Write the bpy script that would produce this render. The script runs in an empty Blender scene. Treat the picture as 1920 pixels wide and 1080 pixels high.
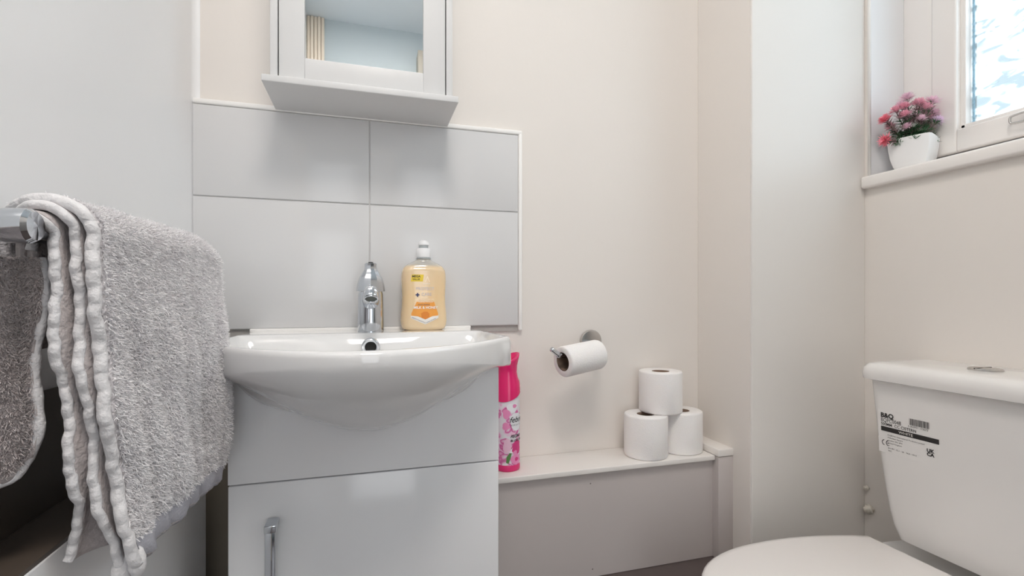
import bpy, bmesh, math, random
import numpy as np
from mathutils import Vector, Matrix

random.seed(7); RNG = np.random.default_rng(7)
PI = math.pi
S = bpy.context.scene
COL = S.collection

# ------------------------------------------------------------------ camera, light, exposure
EYE = 0.91                      # camera height above the floor; everything below is written relative to the eye, lifted at the end
cam = bpy.data.cameras.new('camera'); co = bpy.data.objects.new('camera', cam); COL.objects.link(co)
cam.sensor_width = 36.0; cam.lens = 915 / 1920 * 36.0; cam.shift_y = 20 / 1920; cam.clip_start = 0.02
co.location = (0, 0, 0); co.rotation_euler = (PI / 2, 0, math.radians(-16.4))
S.camera = co
S.view_settings.view_transform = 'Standard'; S.view_settings.look = 'None'
S.view_settings.gamma = 1.0; S.view_settings.use_curve_mapping = False
S.view_settings.exposure = 0.80
S.cycles.use_denoising = True
S.cycles.max_bounces = 14; S.cycles.diffuse_bounces = 8; S.cycles.transparent_max_bounces = 16
S.cycles.caustics_reflective = False; S.cycles.caustics_refractive = False
S.cycles.sample_clamp_indirect = 6.0

w = bpy.data.worlds.new('sky'); S.world = w; w.use_nodes = True
nt = w.node_tree; nt.nodes.clear()
_o = nt.nodes.new('ShaderNodeOutputWorld'); _b = nt.nodes.new('ShaderNodeBackground')
_tc = nt.nodes.new('ShaderNodeTexCoord'); _sx = nt.nodes.new('ShaderNodeSeparateXYZ'); _cr = nt.nodes.new('ShaderNodeValToRGB')
nt.links.new(_tc.outputs['Generated'], _sx.inputs[0]); nt.links.new(_sx.outputs['Z'], _cr.inputs[0])
_cr.color_ramp.elements[0].position = 0.0; _cr.color_ramp.elements[0].color = (0.52, 0.62, 0.68, 1)
_cr.color_ramp.elements[1].position = 0.12; _cr.color_ramp.elements[1].color = (0.80, 0.92, 1.0, 1)
nt.links.new(_cr.outputs[0], _b.inputs['Color']); _b.inputs['Strength'].default_value = 4.6
nt.links.new(_b.outputs[0], _o.inputs[0])

def area(name, loc, rot, sx, sy, energy, color, portal=False):
    l = bpy.data.lights.new(name, 'AREA'); l.shape = 'RECTANGLE'; l.size = sx; l.size_y = sy; l.energy = energy; l.color = color
    if portal: l.cycles.is_portal = True
    o = bpy.data.objects.new(name, l); COL.objects.link(o); o.location = loc; o.rotation_euler = rot; return o
area('window_daylight_portal', (1.345, 0.36, 0.78), (0, PI / 2, 0), 1.0, 1.04, 1, (1, 1, 1), True)   # faces -X (into the room)
area('ceiling_lamp_light', (0.10, -0.12, 1.520), (0, 0, 0), 0.46, 0.46, 7.6, (1.0, 0.94, 0.89))
area('added_frontal_fill', (0.16, -1.93, 0.12), (PI / 2, 0, 0), 0.74, 1.7, 4.0, (0.95, 0.97, 1.0))  # added fill from behind the camera, for soft frontal light

# ------------------------------------------------------------------ materials
def N(nt, t, **k):
    n = nt.nodes.new(t)
    for a, v in k.items(): setattr(n, a, v)
    return n
MATS = {}
def mat(name, col, rough=0.5, metal=0.0, noise=0.0, nscale=20, bump=0.0, bscale=60, coat=0.0, spec=0.5, sss=0.0, sheen=0.0, trans=0.0, emit=None):
    m = bpy.data.materials.new(name); m.use_nodes = True; t = m.node_tree; b = t.nodes['Principled BSDF']
    c = (*col, 1)
    b.inputs['Base Color'].default_value = c; b.inputs['Roughness'].default_value = rough; b.inputs['Metallic'].default_value = metal
    b.inputs['Specular IOR Level'].default_value = spec; b.inputs['Coat Weight'].default_value = coat
    b.inputs['Coat Roughness'].default_value = 0.05
    if sss: b.inputs['Subsurface Weight'].default_value = sss; b.inputs['Subsurface Radius'].default_value = (.01, .007, .004)
    if sheen: b.inputs['Sheen Weight'].default_value = sheen
    if trans: b.inputs['Transmission Weight'].default_value = trans
    if emit: b.inputs['Emission Color'].default_value = (*emit[0], 1); b.inputs['Emission Strength'].default_value = emit[1]
    tc = N(t, 'ShaderNodeTexCoord')
    if noise:
        n = N(t, 'ShaderNodeTexNoise'); n.inputs['Scale'].default_value = nscale; n.inputs['Detail'].default_value = 4
        t.links.new(tc.outputs['Object'], n.inputs['Vector'])
        mx = N(t, 'ShaderNodeMix', data_type='RGBA')
        mx.inputs[6].default_value = tuple(max(0, x * (1 - noise)) for x in col) + (1,); mx.inputs[7].default_value = tuple(min(1, x * (1 + noise)) for x in col) + (1,)
        t.links.new(n.outputs['Fac'], mx.inputs[0]); t.links.new(mx.outputs[2], b.inputs['Base Color'])
    if bump:
        n2 = N(t, 'ShaderNodeTexNoise'); n2.inputs['Scale'].default_value = bscale; n2.inputs['Detail'].default_value = 3
        t.links.new(tc.outputs['Object'], n2.inputs['Vector'])
        bp = N(t, 'ShaderNodeBump'); bp.inputs['Strength'].default_value = bump; bp.inputs['Distance'].default_value = 0.002
        t.links.new(n2.outputs['Fac'], bp.inputs['Height']); t.links.new(bp.outputs[0], b.inputs['Normal'])
    MATS[name] = m; return m

wall_m = mat('wall_paint', (.785, .745, .705), .42, noise=.012, nscale=2.5, bump=.12, bscale=55, spec=.35)
chase_m = mat('satin_wall_paint', (.76, .735, .705), .30, noise=.01, nscale=3, bump=.10, bscale=18, spec=.45)
reveal_m = mat('reveal_daylight_tone', (.84, .85, .87), .4, noise=.01, nscale=6, bump=.08, bscale=40)
leftwall_m = mat('left_wall_paint', (.875, .88, .89), .28, noise=.01, nscale=3, bump=.05, bscale=20)
hall_m = mat('blue_grey_paint', (.52, .59, .62), .5, noise=.03, nscale=3)
ceil_m = mat('ceiling_paint', (.72, .78, .82), .7, noise=.02, nscale=4)
dark_m = mat('dark_taupe', (.085, .066, .052), .45, noise=.08, nscale=9)
vinyl_m = mat('grey_brown_vinyl', (.105, .082, .078), .4, noise=.12, nscale=30, bump=.1, bscale=120)
tile_m = mat('glazed_tile', (.67, .67, .675), .15, noise=.01, nscale=4, bump=.04, bscale=9)
grout_m = mat('grout', (.70, .69, .68), .8, noise=.05, nscale=80)
adhes_m = mat('tile_adhesive', (.42, .40, .38), .7, noise=.12, nscale=60, bump=.3, bscale=90)
trimw_m = mat('white_edge_trim', (.90, .89, .87), .35, noise=.01)
gloss_m = mat('gloss_white_door', (.84, .845, .86), .14, noise=.01, nscale=5, coat=.3, bump=.02, bscale=6)
edge_m = mat('white_board_edge', (.84, .84, .84), .3, noise=.01)
matt_m = mat('painted_board', (.68, .68, .68), .4, noise=.012, nscale=12)
black_m = mat('dark_gap', (.02, .02, .02), .8, noise=.1)
cer_m = mat('white_ceramic', (.80, .80, .80), .06, noise=.006, coat=.4)
seat_m = mat('white_plastic_seat', (.83, .80, .78), .16, noise=.008)
cist_m = mat('white_cistern', (.80, .785, .77), .16, noise=.008)
chrome_m = mat('chrome', (.64, .67, .71), .07, 1.0, noise=.02, nscale=40)
bchrome_m = mat('brushed_chrome', (.62, .60, .58), .22, 1.0, noise=.04, nscale=60)
mirror_m = mat('mirror_glass', (.90, .93, .95), .01, 1.0, noise=.004)
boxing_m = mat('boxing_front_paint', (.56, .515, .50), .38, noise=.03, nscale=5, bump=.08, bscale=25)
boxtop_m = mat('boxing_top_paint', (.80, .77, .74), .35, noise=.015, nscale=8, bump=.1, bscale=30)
paper_m = mat('tissue_paper', (.86, .84, .83), .9, noise=.015, nscale=60, bump=.35, bscale=420, sss=.1)
card_m = mat('cardboard', (.22, .15, .11), .9, noise=.1, nscale=60)
upvc_m = mat('white_upvc', (.85, .82, .795), .22, noise=.008)
pvc2_m = mat('window_gasket', (.20, .19, .19), .6, noise=.1)
pot_m = mat('white_plastic_pot', (.86, .86, .86), .3, noise=.008)
pvcw_m = mat('white_plastic', (.85, .85, .86), .3, noise=.01)
greyp_m = mat('grey_plastic', (.42, .45, .46), .3, noise=.03)
sealant_m = mat('sealant', (.78, .74, .66), .5, noise=.08, nscale=90, bump=.4, bscale=200)
lamp_m = mat('lamp_diffuser', (.9, .9, .85), .5, noise=.01, emit=((1, .88, .775), 3.0))

# ------------------------------------------------------------------ object helpers (verts given in eye-relative world coordinates)
ORG = {}
def link_mesh(name, verts, faces, m, parent=None, smooth=False, origin=None, mi=None, mats=None):
    V = np.asarray([tuple(v) for v in verts], dtype=float) if not isinstance(verts, np.ndarray) else verts
    if origin is None:
        lo, hi = V.min(0), V.max(0); origin = ((lo[0] + hi[0]) / 2, (lo[1] + hi[1]) / 2, lo[2])
    origin = Vector(origin)
    me = bpy.data.meshes.new(name); me.from_pydata((V - np.array(origin)).tolist(), [], faces if isinstance(faces, list) else faces.tolist()); me.update()
    for mm in (mats or [m]): me.materials.append(mm)
    if mi is not None: me.polygons.foreach_set('material_index', mi)
    if smooth: me.polygons.foreach_set('use_smooth', [True] * len(me.polygons))
    o = bpy.data.objects.new(name, me); COL.objects.link(o)
    if parent is not None:
        o.parent = parent; o.location = origin - ORG[parent.name]
    else: o.location = origin
    ORG[o.name] = origin.copy()
    return o
def empty(name, loc, label, cat, group=None):
    o = bpy.data.objects.new(name, None); COL.objects.link(o); o.location = loc; o.empty_display_size = .03
    ORG[o.name] = Vector(loc); tag(o, label, cat, group); return o
def tag(o, label=None, cat=None, group=None, kind=None):
    if label: o['label'] = label
    if cat: o['category'] = cat
    if group: o['group'] = group
    if kind: o['kind'] = kind
    return o
class G:                        # a geometry accumulator
    def __init__(s): s.v = []; s.f = []
    def add(s, v, f):
        n = len(s.v); s.v += [tuple(x) for x in v]; s.f += [[i + n for i in q] for q in f]; return s
    def box(s, x0, x1, y0, y1, z0, z1, bev=0.0):
        if bev <= 0:
            v = [(x, y, z) for z in (z0, z1) for y in (y0, y1) for x in (x0, x1)]
            f = [[0, 2, 3, 1], [4, 5, 7, 6], [0, 1, 5, 4], [2, 6, 7, 3], [0, 4, 6, 2], [1, 3, 7, 5]]
            return s.add(v, f)
        bm = bmesh.new(); bmesh.ops.create_cube(bm, size=1)
        for q in bm.verts: q.co = Vector(((x0 + x1) / 2 + q.co.x * (x1 - x0), (y0 + y1) / 2 + q.co.y * (y1 - y0), (z0 + z1) / 2 + q.co.z * (z1 - z0)))
        bmesh.ops.bevel(bm, geom=bm.edges[:] + bm.verts[:], offset=bev, segments=3, profile=.5, affect='EDGES')
        return s.bm(bm)
    def bm(s, bm):
        bm.verts.index_update(); s.add([q.co[:] for q in bm.verts], [[q.index for q in p.verts] for p in bm.faces]); bm.free(); return s
    def prism(s, pts, axis, a, b):      # pts: 2-D outline; extruded along axis from a to b
        def P(p, h): return {'x': (h, p[0], p[1]), 'y': (p[0], h, p[1]), 'z': (p[0], p[1], h)}[axis]
        n = len(pts); v = [P(p, a) for p in pts] + [P(p, b) for p in pts]
        f = [[i, (i + 1) % n, n + (i + 1) % n, n + i] for i in range(n)] + [list(range(n))[::-1], list(range(n, 2 * n))]
        return s.add(v, f)
    def lathe(s, prof, c, n=48, axis='z', close=True, M=None, sy=1.0):
        v = []; f = []
        for r, h in prof:
            for k in range(n):
                a = 2 * PI * k / n; v.append((r * math.cos(a), r * math.sin(a) * sy, h))
        m = len(prof)
        for i in range(m - 1):
            for k in range(n): f.append([i * n + k, i * n + (k + 1) % n, (i + 1) * n + (k + 1) % n, (i + 1) * n + k])
        if close:
            if prof[0][0] > 1e-6: f.append(list(range(n))[::-1])
            if prof[-1][0] > 1e-6: f.append([(m - 1) * n + k for k in range(n)])
        R = M if M is not None else Matrix.Identity(3)
        v = [tuple(R @ Vector(p) + Vector(c)) for p in v]
        return s.add(v, f)
    def tube(s, pts, rad, n=12, caps=True):
        P = [Vector(p) for p in pts]; m = len(P); rr = rad if hasattr(rad, '__len__') else [rad] * m
        t0 = (P[1] - P[0]).normalized(); up = Vector((0, 0, 1)) if abs(t0.z) < .9 else Vector((1, 0, 0))
        nrm = t0.cross(up).normalized(); v = []; f = []
        for i in range(m):
            t = (P[min(i + 1, m - 1)] - P[max(i - 1, 0)]).normalized()
            nrm = (nrm - t * nrm.dot(t)).normalized(); b = t.cross(nrm)
            for k in range(n):
                a = 2 * PI * k / n; v.append(tuple(P[i] + (nrm * math.cos(a) + b * math.sin(a)) * rr[i]))
        for i in range(m - 1):
            for k in range(n): f.append([i * n + k, i * n + (k + 1) % n, (i + 1) * n + (k + 1) % n, (i + 1) * n + k])
        if caps: f.append(list(range(n))[::-1]); f.append([(m - 1) * n + k for k in range(n)])
        return s.add(v, f)
    def out(s, name, m, parent=None, smooth=False, origin=None, angle=None):
        o = link_mesh(name, s.v, s.f, m, parent, smooth or angle is not None, origin)
        bm = bmesh.new(); bm.from_mesh(o.data); bmesh.ops.recalc_face_normals(bm, faces=bm.faces)
        if angle is not None:
            for e in bm.edges:
                if len(e.link_faces) == 2 and e.calc_face_angle(0) > math.radians(angle): e.smooth = False
        bm.to_mesh(o.data); bm.free(); return o
def struct(o): o['kind'] = 'structure'; return o
def spline(pts, n):             # Catmull-Rom through pts
    P = [Vector(p) for p in pts]; P = [P[0] * 2 - P[1]] + P + [P[-1] * 2 - P[-2]]; out = []
    segs = len(P) - 3
    for i in range(n):
        u = i / (n - 1) * segs; k = min(int(u), segs - 1); t = u - k; a, b, c, d = P[k:k + 4]
        out.append(.5 * ((2 * b) + (c - a) * t + (2 * a - 5 * b + 4 * c - d) * t * t + (3 * b - a - 3 * c + d) * t ** 3))
    return out
def text(name, body, size, place, m, parent, align='LEFT', bold=0.0, shear=0.0, xs=1.0, res=3):
    """place maps (a, b) in metres (along the line, up) to a world point"""
    cu = bpy.data.curves.new('txt', 'FONT'); cu.body = body; cu.size = size; cu.align_x = align; cu.offset = bold; cu.shear = shear; cu.resolution_u = res; cu.space_line = .8
    o = bpy.data.objects.new('txt', cu); COL.objects.link(o); bpy.context.view_layer.update()
    me = bpy.data.meshes.new_from_object(o.evaluated_get(bpy.context.evaluated_depsgraph_get()))
    vs = [place(v.co.x * xs, v.co.y) for v in me.vertices]; fs = [list(p.vertices) for p in me.polygons]
    bpy.data.objects.remove(o); bpy.data.curves.remove(cu); bpy.data.meshes.remove(me)
    if not vs: return None
    return link_mesh(name, vs, fs, m, parent)

# ------------------------------------------------------------------ dimensions
D = 1.07          # back wall
XL = -0.3225      # left wall
XC = 0.815        # left side of the boxed-in chase
YC = 0.887        # front of the chase
XR = 1.147        # window wall
YF = -1.0         # wall behind the camera
FZ = -EYE         # floor
CZ = 1.545         # ceiling

# ------------------------------------------------------------------ the room
struct(G().box(XL - .1, 1.5, YF - .1, D + .1, FZ - .06, FZ).out('floor', vinyl_m))
struct(G().box(XL - .1, 1.5, YF - .1, D + .1, CZ, CZ + .06).out('ceiling', ceil_m))
struct(G().box(XL - .1, 1.4, D, D + .1, FZ, CZ).out('wall_back', wall_m))
# left wall with a soft plastered corner
pr = [(XL - .1, YF - .1), (XL - .1, D)]
for k in range(0, 9):
    a = PI / 2 * k / 8; pr.append((XL + .012 * (1 - math.sin(a)) , D - .012 * (1 - math.cos(a)) if k else D))
pr.append((XL, YF - .1))
struct(G().prism([(x, y) for x, y in pr], 'z', FZ, CZ).out('wall_left', leftwall_m, angle=30))
g = G(); g.box(XL, -.22, YF - .1, YF, FZ, CZ); g.box(.55, 1.5, YF - .1, YF, FZ, CZ); g.box(-.22, .55, YF - .1, YF, 1.09, CZ)
struct(g.out('wall_front', hall_m))
# hallway and window added beyond the open doorway, for soft frontal light
struct(G().box(-.8, 1.2, -2.1, YF - .1, FZ - .06, FZ).out('floor', vinyl_m)); struct(G().box(-.8, 1.2, -2.1, YF - .1, CZ, CZ + .06).out('ceiling', ceil_m))
g = G(); g.box(-.85, -.8, -2.1, YF - .1, FZ, CZ); g.box(1.2, 1.25, -2.1, YF - .1, FZ, CZ); g.box(-.85, 1.25, -2.15, -2.1, FZ, CZ); g.box(-.85, XL, YF - .11, YF - .1, FZ, CZ)
struct(g.out('added_hall_wall', hall_m))
hw = bpy.data.objects.new('added_hall_window', None); COL.objects.link(hw); hw.location = (.16, -2.0, -.75); ORG[hw.name] = Vector(hw.location); struct(hw)
g = G(); g.box(-.28, -.22, -2.1, -1.95, -.8, 1.05, .003); g.box(.54, .60, -2.1, -1.95, -.8, 1.05, .003); g.box(-.22, .54, -2.1, -1.95, .98, 1.05, .003); g.box(-.22, .54, -2.1, -1.95, -.8, -.74, .003); g.out('window_frame', upvc_m, hw)
g = G(); g.box(-.22, .54, -1.962, -1.958, -.74, .98); g.out('glass', mat('added_fill_glow', (.8, .85, .9), .3, noise=.01, emit=((.93, .965, 1.0), .3)), hw)  # glowing pane made up to go with the hallway fill
# chase (full-height boxed-in corner)
struct(G().box(XC, XR, YC, D, FZ, CZ, .0025).out('wall_chase', chase_m))
struct(G().box(XC - .0012, XC + .001, YC + .004, D - .0005, FZ, CZ).out('wall_chase_side', wall_m))
# window wall: opening y 0.877 .. -0.16, z 0.29 .. 1.28
WY0, WY1, WZ0, WZ1 = -0.16, 0.877, 0.262, 1.28
g = G(); g.box(XR, 1.36, YF, D, FZ, WZ0); g.box(XR, 1.36, YF, D, WZ1, CZ); g.box(XR, 1.36, WY1, D, WZ0, WZ1); g.box(XR, 1.36, YF, WY0, WZ0, WZ1)
struct(g.out('wall_right', wall_m))
# plastered edge bead round the reveal
struct(G().tube([(XR + .002, WY1 + .001, WZ0 + .03), (XR + .002, WY1 + .001, WZ1)], .0035, 10).out('trim_1', trimw_m, smooth=True))
struct(G().box(XR + .004, 1.2585, WY1 - .0012, WY1 + .0005, WZ0 + .02, WZ1).out('daylit_reveal_skin', reveal_m))  # thin liner over the reveal, with the daylight put into its colour
# window
win = bpy.data.objects.new('window_1', None); COL.objects.link(win); win.location = (1.28, .36, WZ0); ORG[win.name] = Vector(win.location); struct(win)
FX0, FX1 = 1.258, 1.33
g = G(); fz0 = .292
g.box(FX0, FX1, .812, WY1, fz0, WZ1, .003); g.box(FX0, FX1, WY0, WY0 + .065, fz0, WZ1, .003)
g.box(FX0, FX1, WY0 + .065, .812, fz0, fz0 + .030, .003); g.box(FX0, FX1, WY0 + .065, .812, WZ1 - .05, WZ1, .003)
g.out('window_frame', upvc_m, win, angle=30)
sx0, sx1 = 1.248, 1.318; sy0, sy1, sz0, sz1 = WY0 + .068, .809, fz0 + .033, WZ1 - .053
g = G(); q = .050
g.box(sx0, sx1, sy1 - q, sy1, sz0, sz1, .004); g.box(sx0, sx1, sy0, sy0 + q, sz0, sz1, .004)
g.box(sx0, sx1, sy0 + q, sy1 - q, sz0, sz0 + q, .004); g.box(sx0, sx1, sy0 + q, sy1 - q, sz1 - q, sz1, .004)
# stepped glazing bead
g.box(1.262, 1.29, sy1 - q - .010, sy1 - q + .001, sz0 + q, sz1 - q, .002); g.box(1.262, 1.29, sy0 + q - .001, sy0 + q + .010, sz0 + q, sz1 - q, .002)
g.box(1.262, 1.29, sy0 + q, sy1 - q, sz0 + q - .001, sz0 + q + .010, .002); g.box(1.262, 1.29, sy0 + q, sy1 - q, sz1 - q - .01, sz1 - q + .001, .002)
g.out('sash', upvc_m, win, angle=30)
g = G(); g.box(1.262, 1.30, .8085, .8125, sz0 - .002, sz1 + .002); g.box(1.262, 1.30, sy0, sy1, sz0 - .004, sz0 - .0005)
g.out('gasket', pvc2_m, win)
# patterned obscure glass: relief squiggles
gm = bpy.data.materials.new('patterned_glass'); gm.use_nodes = True; t = gm.node_tree; t.nodes.clear()
out = N(t, 'ShaderNodeOutputMaterial'); tr = N(t, 'ShaderNodeBsdfTransparent'); gl = N(t, 'ShaderNodeBsdfGlossy'); mx = N(t, 'ShaderNodeMixShader')
tc = N(t, 'ShaderNodeTexCoord'); mp = N(t, 'ShaderNodeMapping'); mp.inputs['Scale'].default_value = (1, 1, 2.2); mp.inputs['Rotation'].default_value = (.5, 0, 0)
t.links.new(tc.outputs['Object'], mp.inputs[0])
nz = N(t, 'ShaderNodeTexNoise'); nz.inputs['Scale'].default_value = 15; nz.inputs['Detail'].default_value = 2.5; nz.inputs['Distortion'].default_value = 1.6
t.links.new(mp.outputs[0], nz.inputs['Vector'])
ab = N(t, 'ShaderNodeMath', operation='SUBTRACT'); ab.inputs[1].default_value = .5; t.links.new(nz.outputs['Fac'], ab.inputs[0])
a2 = N(t, 'ShaderNodeMath', operation='ABSOLUTE'); t.links.new(ab.outputs[0], a2.inputs[0])
r1 = N(t, 'ShaderNodeMapRange'); r1.inputs['From Min'].default_value = .0; r1.inputs['From Max'].default_value = .0045; r1.inputs['To Min'].default_value = 1; r1.inputs['To Max'].default_value = 0
t.links.new(a2.outputs[0], r1.inputs['Value'])
n3 = N(t, 'ShaderNodeTexNoise'); n3.inputs['Scale'].default_value = 22; t.links.new(tc.outputs['Object'], n3.inputs['Vector'])
r2 = N(t, 'ShaderNodeMapRange'); r2.inputs['From Min'].default_value = .52; r2.inputs['From Max'].default_value = .66; t.links.new(n3.outputs['Fac'], r2.inputs['Value'])
mm = N(t, 'ShaderNodeMath', operation='MULTIPLY'); t.links.new(r1.outputs[0], mm.inputs[0]); t.links.new(r2.outputs[0], mm.inputs[1])
n4 = N(t, 'ShaderNodeTexNoise'); n4.inputs['Scale'].default_value = 13; n4.inputs['Detail'].default_value = 3; n4.inputs['Distortion'].default_value = 2; t.links.new(mp.outputs[0], n4.inputs['Vector'])
cr = N(t, 'ShaderNodeValToRGB'); cr.color_ramp.elements[0].position = .40; cr.color_ramp.elements[0].color = (.34, .36, .365, 1); cr.color_ramp.elements[1].position = .54; cr.color_ramp.elements[1].color = (.70, .70, .70, 1)
t.links.new(n4.outputs['Fac'], cr.inputs[0])
mc = N(t, 'ShaderNodeMix', data_type='RGBA'); mc.inputs[7].default_value = (.20, .215, .23, 1); t.links.new(mm.outputs[0], mc.inputs[0]); t.links.new(cr.outputs[0], mc.inputs[6])
t.links.new(mc.outputs[2], tr.inputs[0])
bp = N(t, 'ShaderNodeBump'); bp.inputs['Strength'].default_value = .5; bp.inputs['Distance'].default_value = .004; t.links.new(n4.outputs['Fac'], bp.inputs['Height']); t.links.new(bp.outputs[0], gl.inputs['Normal'])
gl.inputs['Roughness'].default_value = .15; mx.inputs[0].default_value = .06
t.links.new(tr.outputs[0], mx.inputs[1]); t.links.new(gl.outputs[0], mx.inputs[2]); t.links.new(mx.outputs[0], out.inputs[0])
G().box(1.282, 1.286, sy0 + q - .003, sy1 - q + .003, sz0 + q - .003, sz1 - q + .003).out('glass', gm, win)
sp = mat('spacer_bar', (.30, .50, .70), .4, noise=.6, nscale=120)
G().box(1.2795, 1.2815, sy1 - q - .0165, sy1 - q - .0125, sz0 + q + .010, sz1 - q - .01).out('spacer_bar', sp, win, angle=30)
G().box(XR - .017, FX0 + .006, WY0 - .02, .8865, WZ0, WZ0 + .029, .006).out('window_sill', upvc_m, win, angle=30)
# casement stay handle
hx = sx0 - .012; pts = []
for k in range(25):
    a = 2 * PI * k / 24; c, s_ = math.cos(a), math.sin(a)
    pts.append((hx, .632 + .022 * max(-1, min(1, 1.5 * c)) + .004 * c, .358 + .009 * s_))
g = G(); g.tube(pts, .0022, 8, caps=False); g.box(hx - .001, sx0 + .001, .622, .63, .353, .361, .001); g.out('window_handle', bchrome_m, win, smooth=True)

# tiles behind the basin
tz = [-.0605, .1965, .3725]; tx = [XL + .001, .0025, .3275]
root = G().box(XL + .001, tx[2], D - .006, D, tz[0], tz[2]).out('splashback_backing', grout_m)
tag(root, 'white glazed tile splashback on the back wall behind the basin', 'tiles'); root.name = 'tile_splashback'; ORG['tile_splashback'] = ORG['splashback_backing']
for i in range(2):
    for j in range(2):
        G().box(tx[i] + .0012, tx[i + 1] - .0012, D - .0095, D - .003, tz[j] + .0012, tz[j + 1] - .0012, .0012).out('tile', tile_m, root, angle=30)
g = G(); g.box(XL + .002, tx[2] + .009, D - .0115, D, tz[2], tz[2] + .010, .003); g.box(tx[2], tx[2] + .009, D - .0115, D, tz[0] - .012, tz[2] + .004, .003)
g.out('edge_trim', trimw_m, root, angle=30)
G().box(XL + .01, tx[2], D - .004, D, tz[0] - .0135, tz[0] + .001).out('adhesive_strip', adhes_m, root)

# floor-level step and low boxing along the back wall
LZ = -.604
struct(G().box(.2205, XC + .0, .865, D - .001, FZ, LZ).out('trim_2', vinyl_m))
bx = empty('pipe_boxing', (.51, 1.01, LZ), 'low white painted pipe boxing along the back wall between the vanity unit and the corner', 'pipe boxing')
BZ = -.3636
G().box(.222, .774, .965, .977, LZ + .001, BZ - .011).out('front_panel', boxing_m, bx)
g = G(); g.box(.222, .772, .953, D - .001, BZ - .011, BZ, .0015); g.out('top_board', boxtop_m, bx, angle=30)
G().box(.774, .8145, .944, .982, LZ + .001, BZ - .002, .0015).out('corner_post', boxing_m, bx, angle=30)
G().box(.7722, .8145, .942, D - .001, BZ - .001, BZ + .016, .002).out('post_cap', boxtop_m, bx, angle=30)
for (x, z) in ((.461, -.400), (.466, -.586)): G().lathe([(.0022, -.0006), (.0016, .0), (0, .0)], (x, .965, z), 10, M=Matrix.Rotation(PI / 2, 3, 'X')).out('screw', dark_m, bx)
# left-hand low ledge under the towel
LB = -.268; TZ = -.2215
lb = empty('ledge_boxing', (-.29, .3, FZ), 'low white glossy ledge boxing along the left wall under the towel', 'boxing')
G().box(XL + .001, LB, -.6, .955, FZ + .001, TZ - .004, .002).out('side_panel', leftwall_m, lb, angle=30)
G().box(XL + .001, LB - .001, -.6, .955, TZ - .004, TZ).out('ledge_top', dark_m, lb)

struct(G().box(XL - .001, XL + .0015, -.6, .955, TZ + .0005, -.095).out('trim_3', dark_m))  # dark taupe band along the lower left wall
struct(G().box(XL + .001, -.206, D - .002, D - .0002, FZ, -.247).out('shade_panel', mat('olive_wall_shade', (.21, .18, .14), .5, noise=.06)))  # dark panel standing for the shade on the wall beside the vanity
# ceiling lamp (out of the picture, lights the room)
cl = empty('ceiling_lamp', (.10, -.12, 1.515), 'square flush ceiling lamp above the middle of the room', 'lamp')
G().box(-.14, .34, -.36, .12, 1.527, CZ, .004).out('lamp_base', upvc_m, cl, angle=30)
G().box(-.13, .33, -.35, .11, 1.5215, 1.5275).out('lamp_shade', lamp_m, cl)
# doorway architrave and door on the wall behind the camera
dr = bpy.data.objects.new('door_1', None); COL.objects.link(dr); dr.location = (.1, YF, FZ); ORG[dr.name] = Vector(dr.location); struct(dr)
archi_m = mat('cream_architrave', (.84, .74, .62), .4, noise=.01)
g = G()
for k in range(5): g.box(XL + .002 + k * .018, XL + .018 + k * .018, YF, YF + .018 + .005 * (k % 2), FZ, CZ - .001, .003)
g.out('architrave', archi_m, dr, angle=30)
G().box(.552, .59, YF - .02, YF + .70, FZ + .004, 1.085, .002).out('door_leaf', matt_m, dr)
cup = G(); cup.box(.268, .60, YF + .001, YF + .10, 1.11, 1.40, .003)
tag(cup.out('cupboard', mat('beige_board', (.42, .39, .33), .5, noise=.03), angle=30), 'small beige cupboard high on the wall behind, seen only in the cabinet mirror', 'cupboard')

# ------------------------------------------------------------------ wall cabinet
cab = empty('mirror_cabinet', (-.005, 1.0, .374), 'white mirrored wall cabinet with a bottom shelf above the basin', 'cabinet')
G().box(-.1765, .1655, .9235, D - .0005, .3745, .3865, .0015).out('bottom_shelf', matt_m, cab, angle=30)
g = G(); CT = 1.02
g.box(-.1645, -.1525, .934, D - .0005, .3868, CT, .001); g.box(.1435, .1555, .934, D - .0005, .3868, CT, .001); g.box(-.1522, .1432, 1.055, D - .0005, .3868, CT); g.box(-.1522, .1432, .96, 1.055, CT - .012, CT)
g.out('carcass', matt_m, cab, angle=30)
dfr = G(); X0, X1, Z0, Z1 = -.1505, .1415, .3878, CT - .002; mx0, mx1, mz0, mz1 = -.1085, .1000, .4275, CT - .045; y0, y1 = .935, .952
dfr.box(X0, mx0, y0, y1, Z0, Z1, .0008); dfr.box(mx1, X1, y0, y1, Z0, Z1, .0008); dfr.box(mx0, mx1, y0, y1, Z0, mz0, .0008); dfr.box(mx0, mx1, y0, y1, mz1, Z1, .0008)
door = dfr.out('door', matt_m, cab, angle=30)
G().box(mx0 - .003, mx1 + .003, .9405, .944, mz0 - .003, mz1 + .003).out('mirror', mirror_m, door)
G().box(-.1522, .1432, .9535, .9555, .3868, CT).out('gap_shadow_board', black_m, cab)

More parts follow.
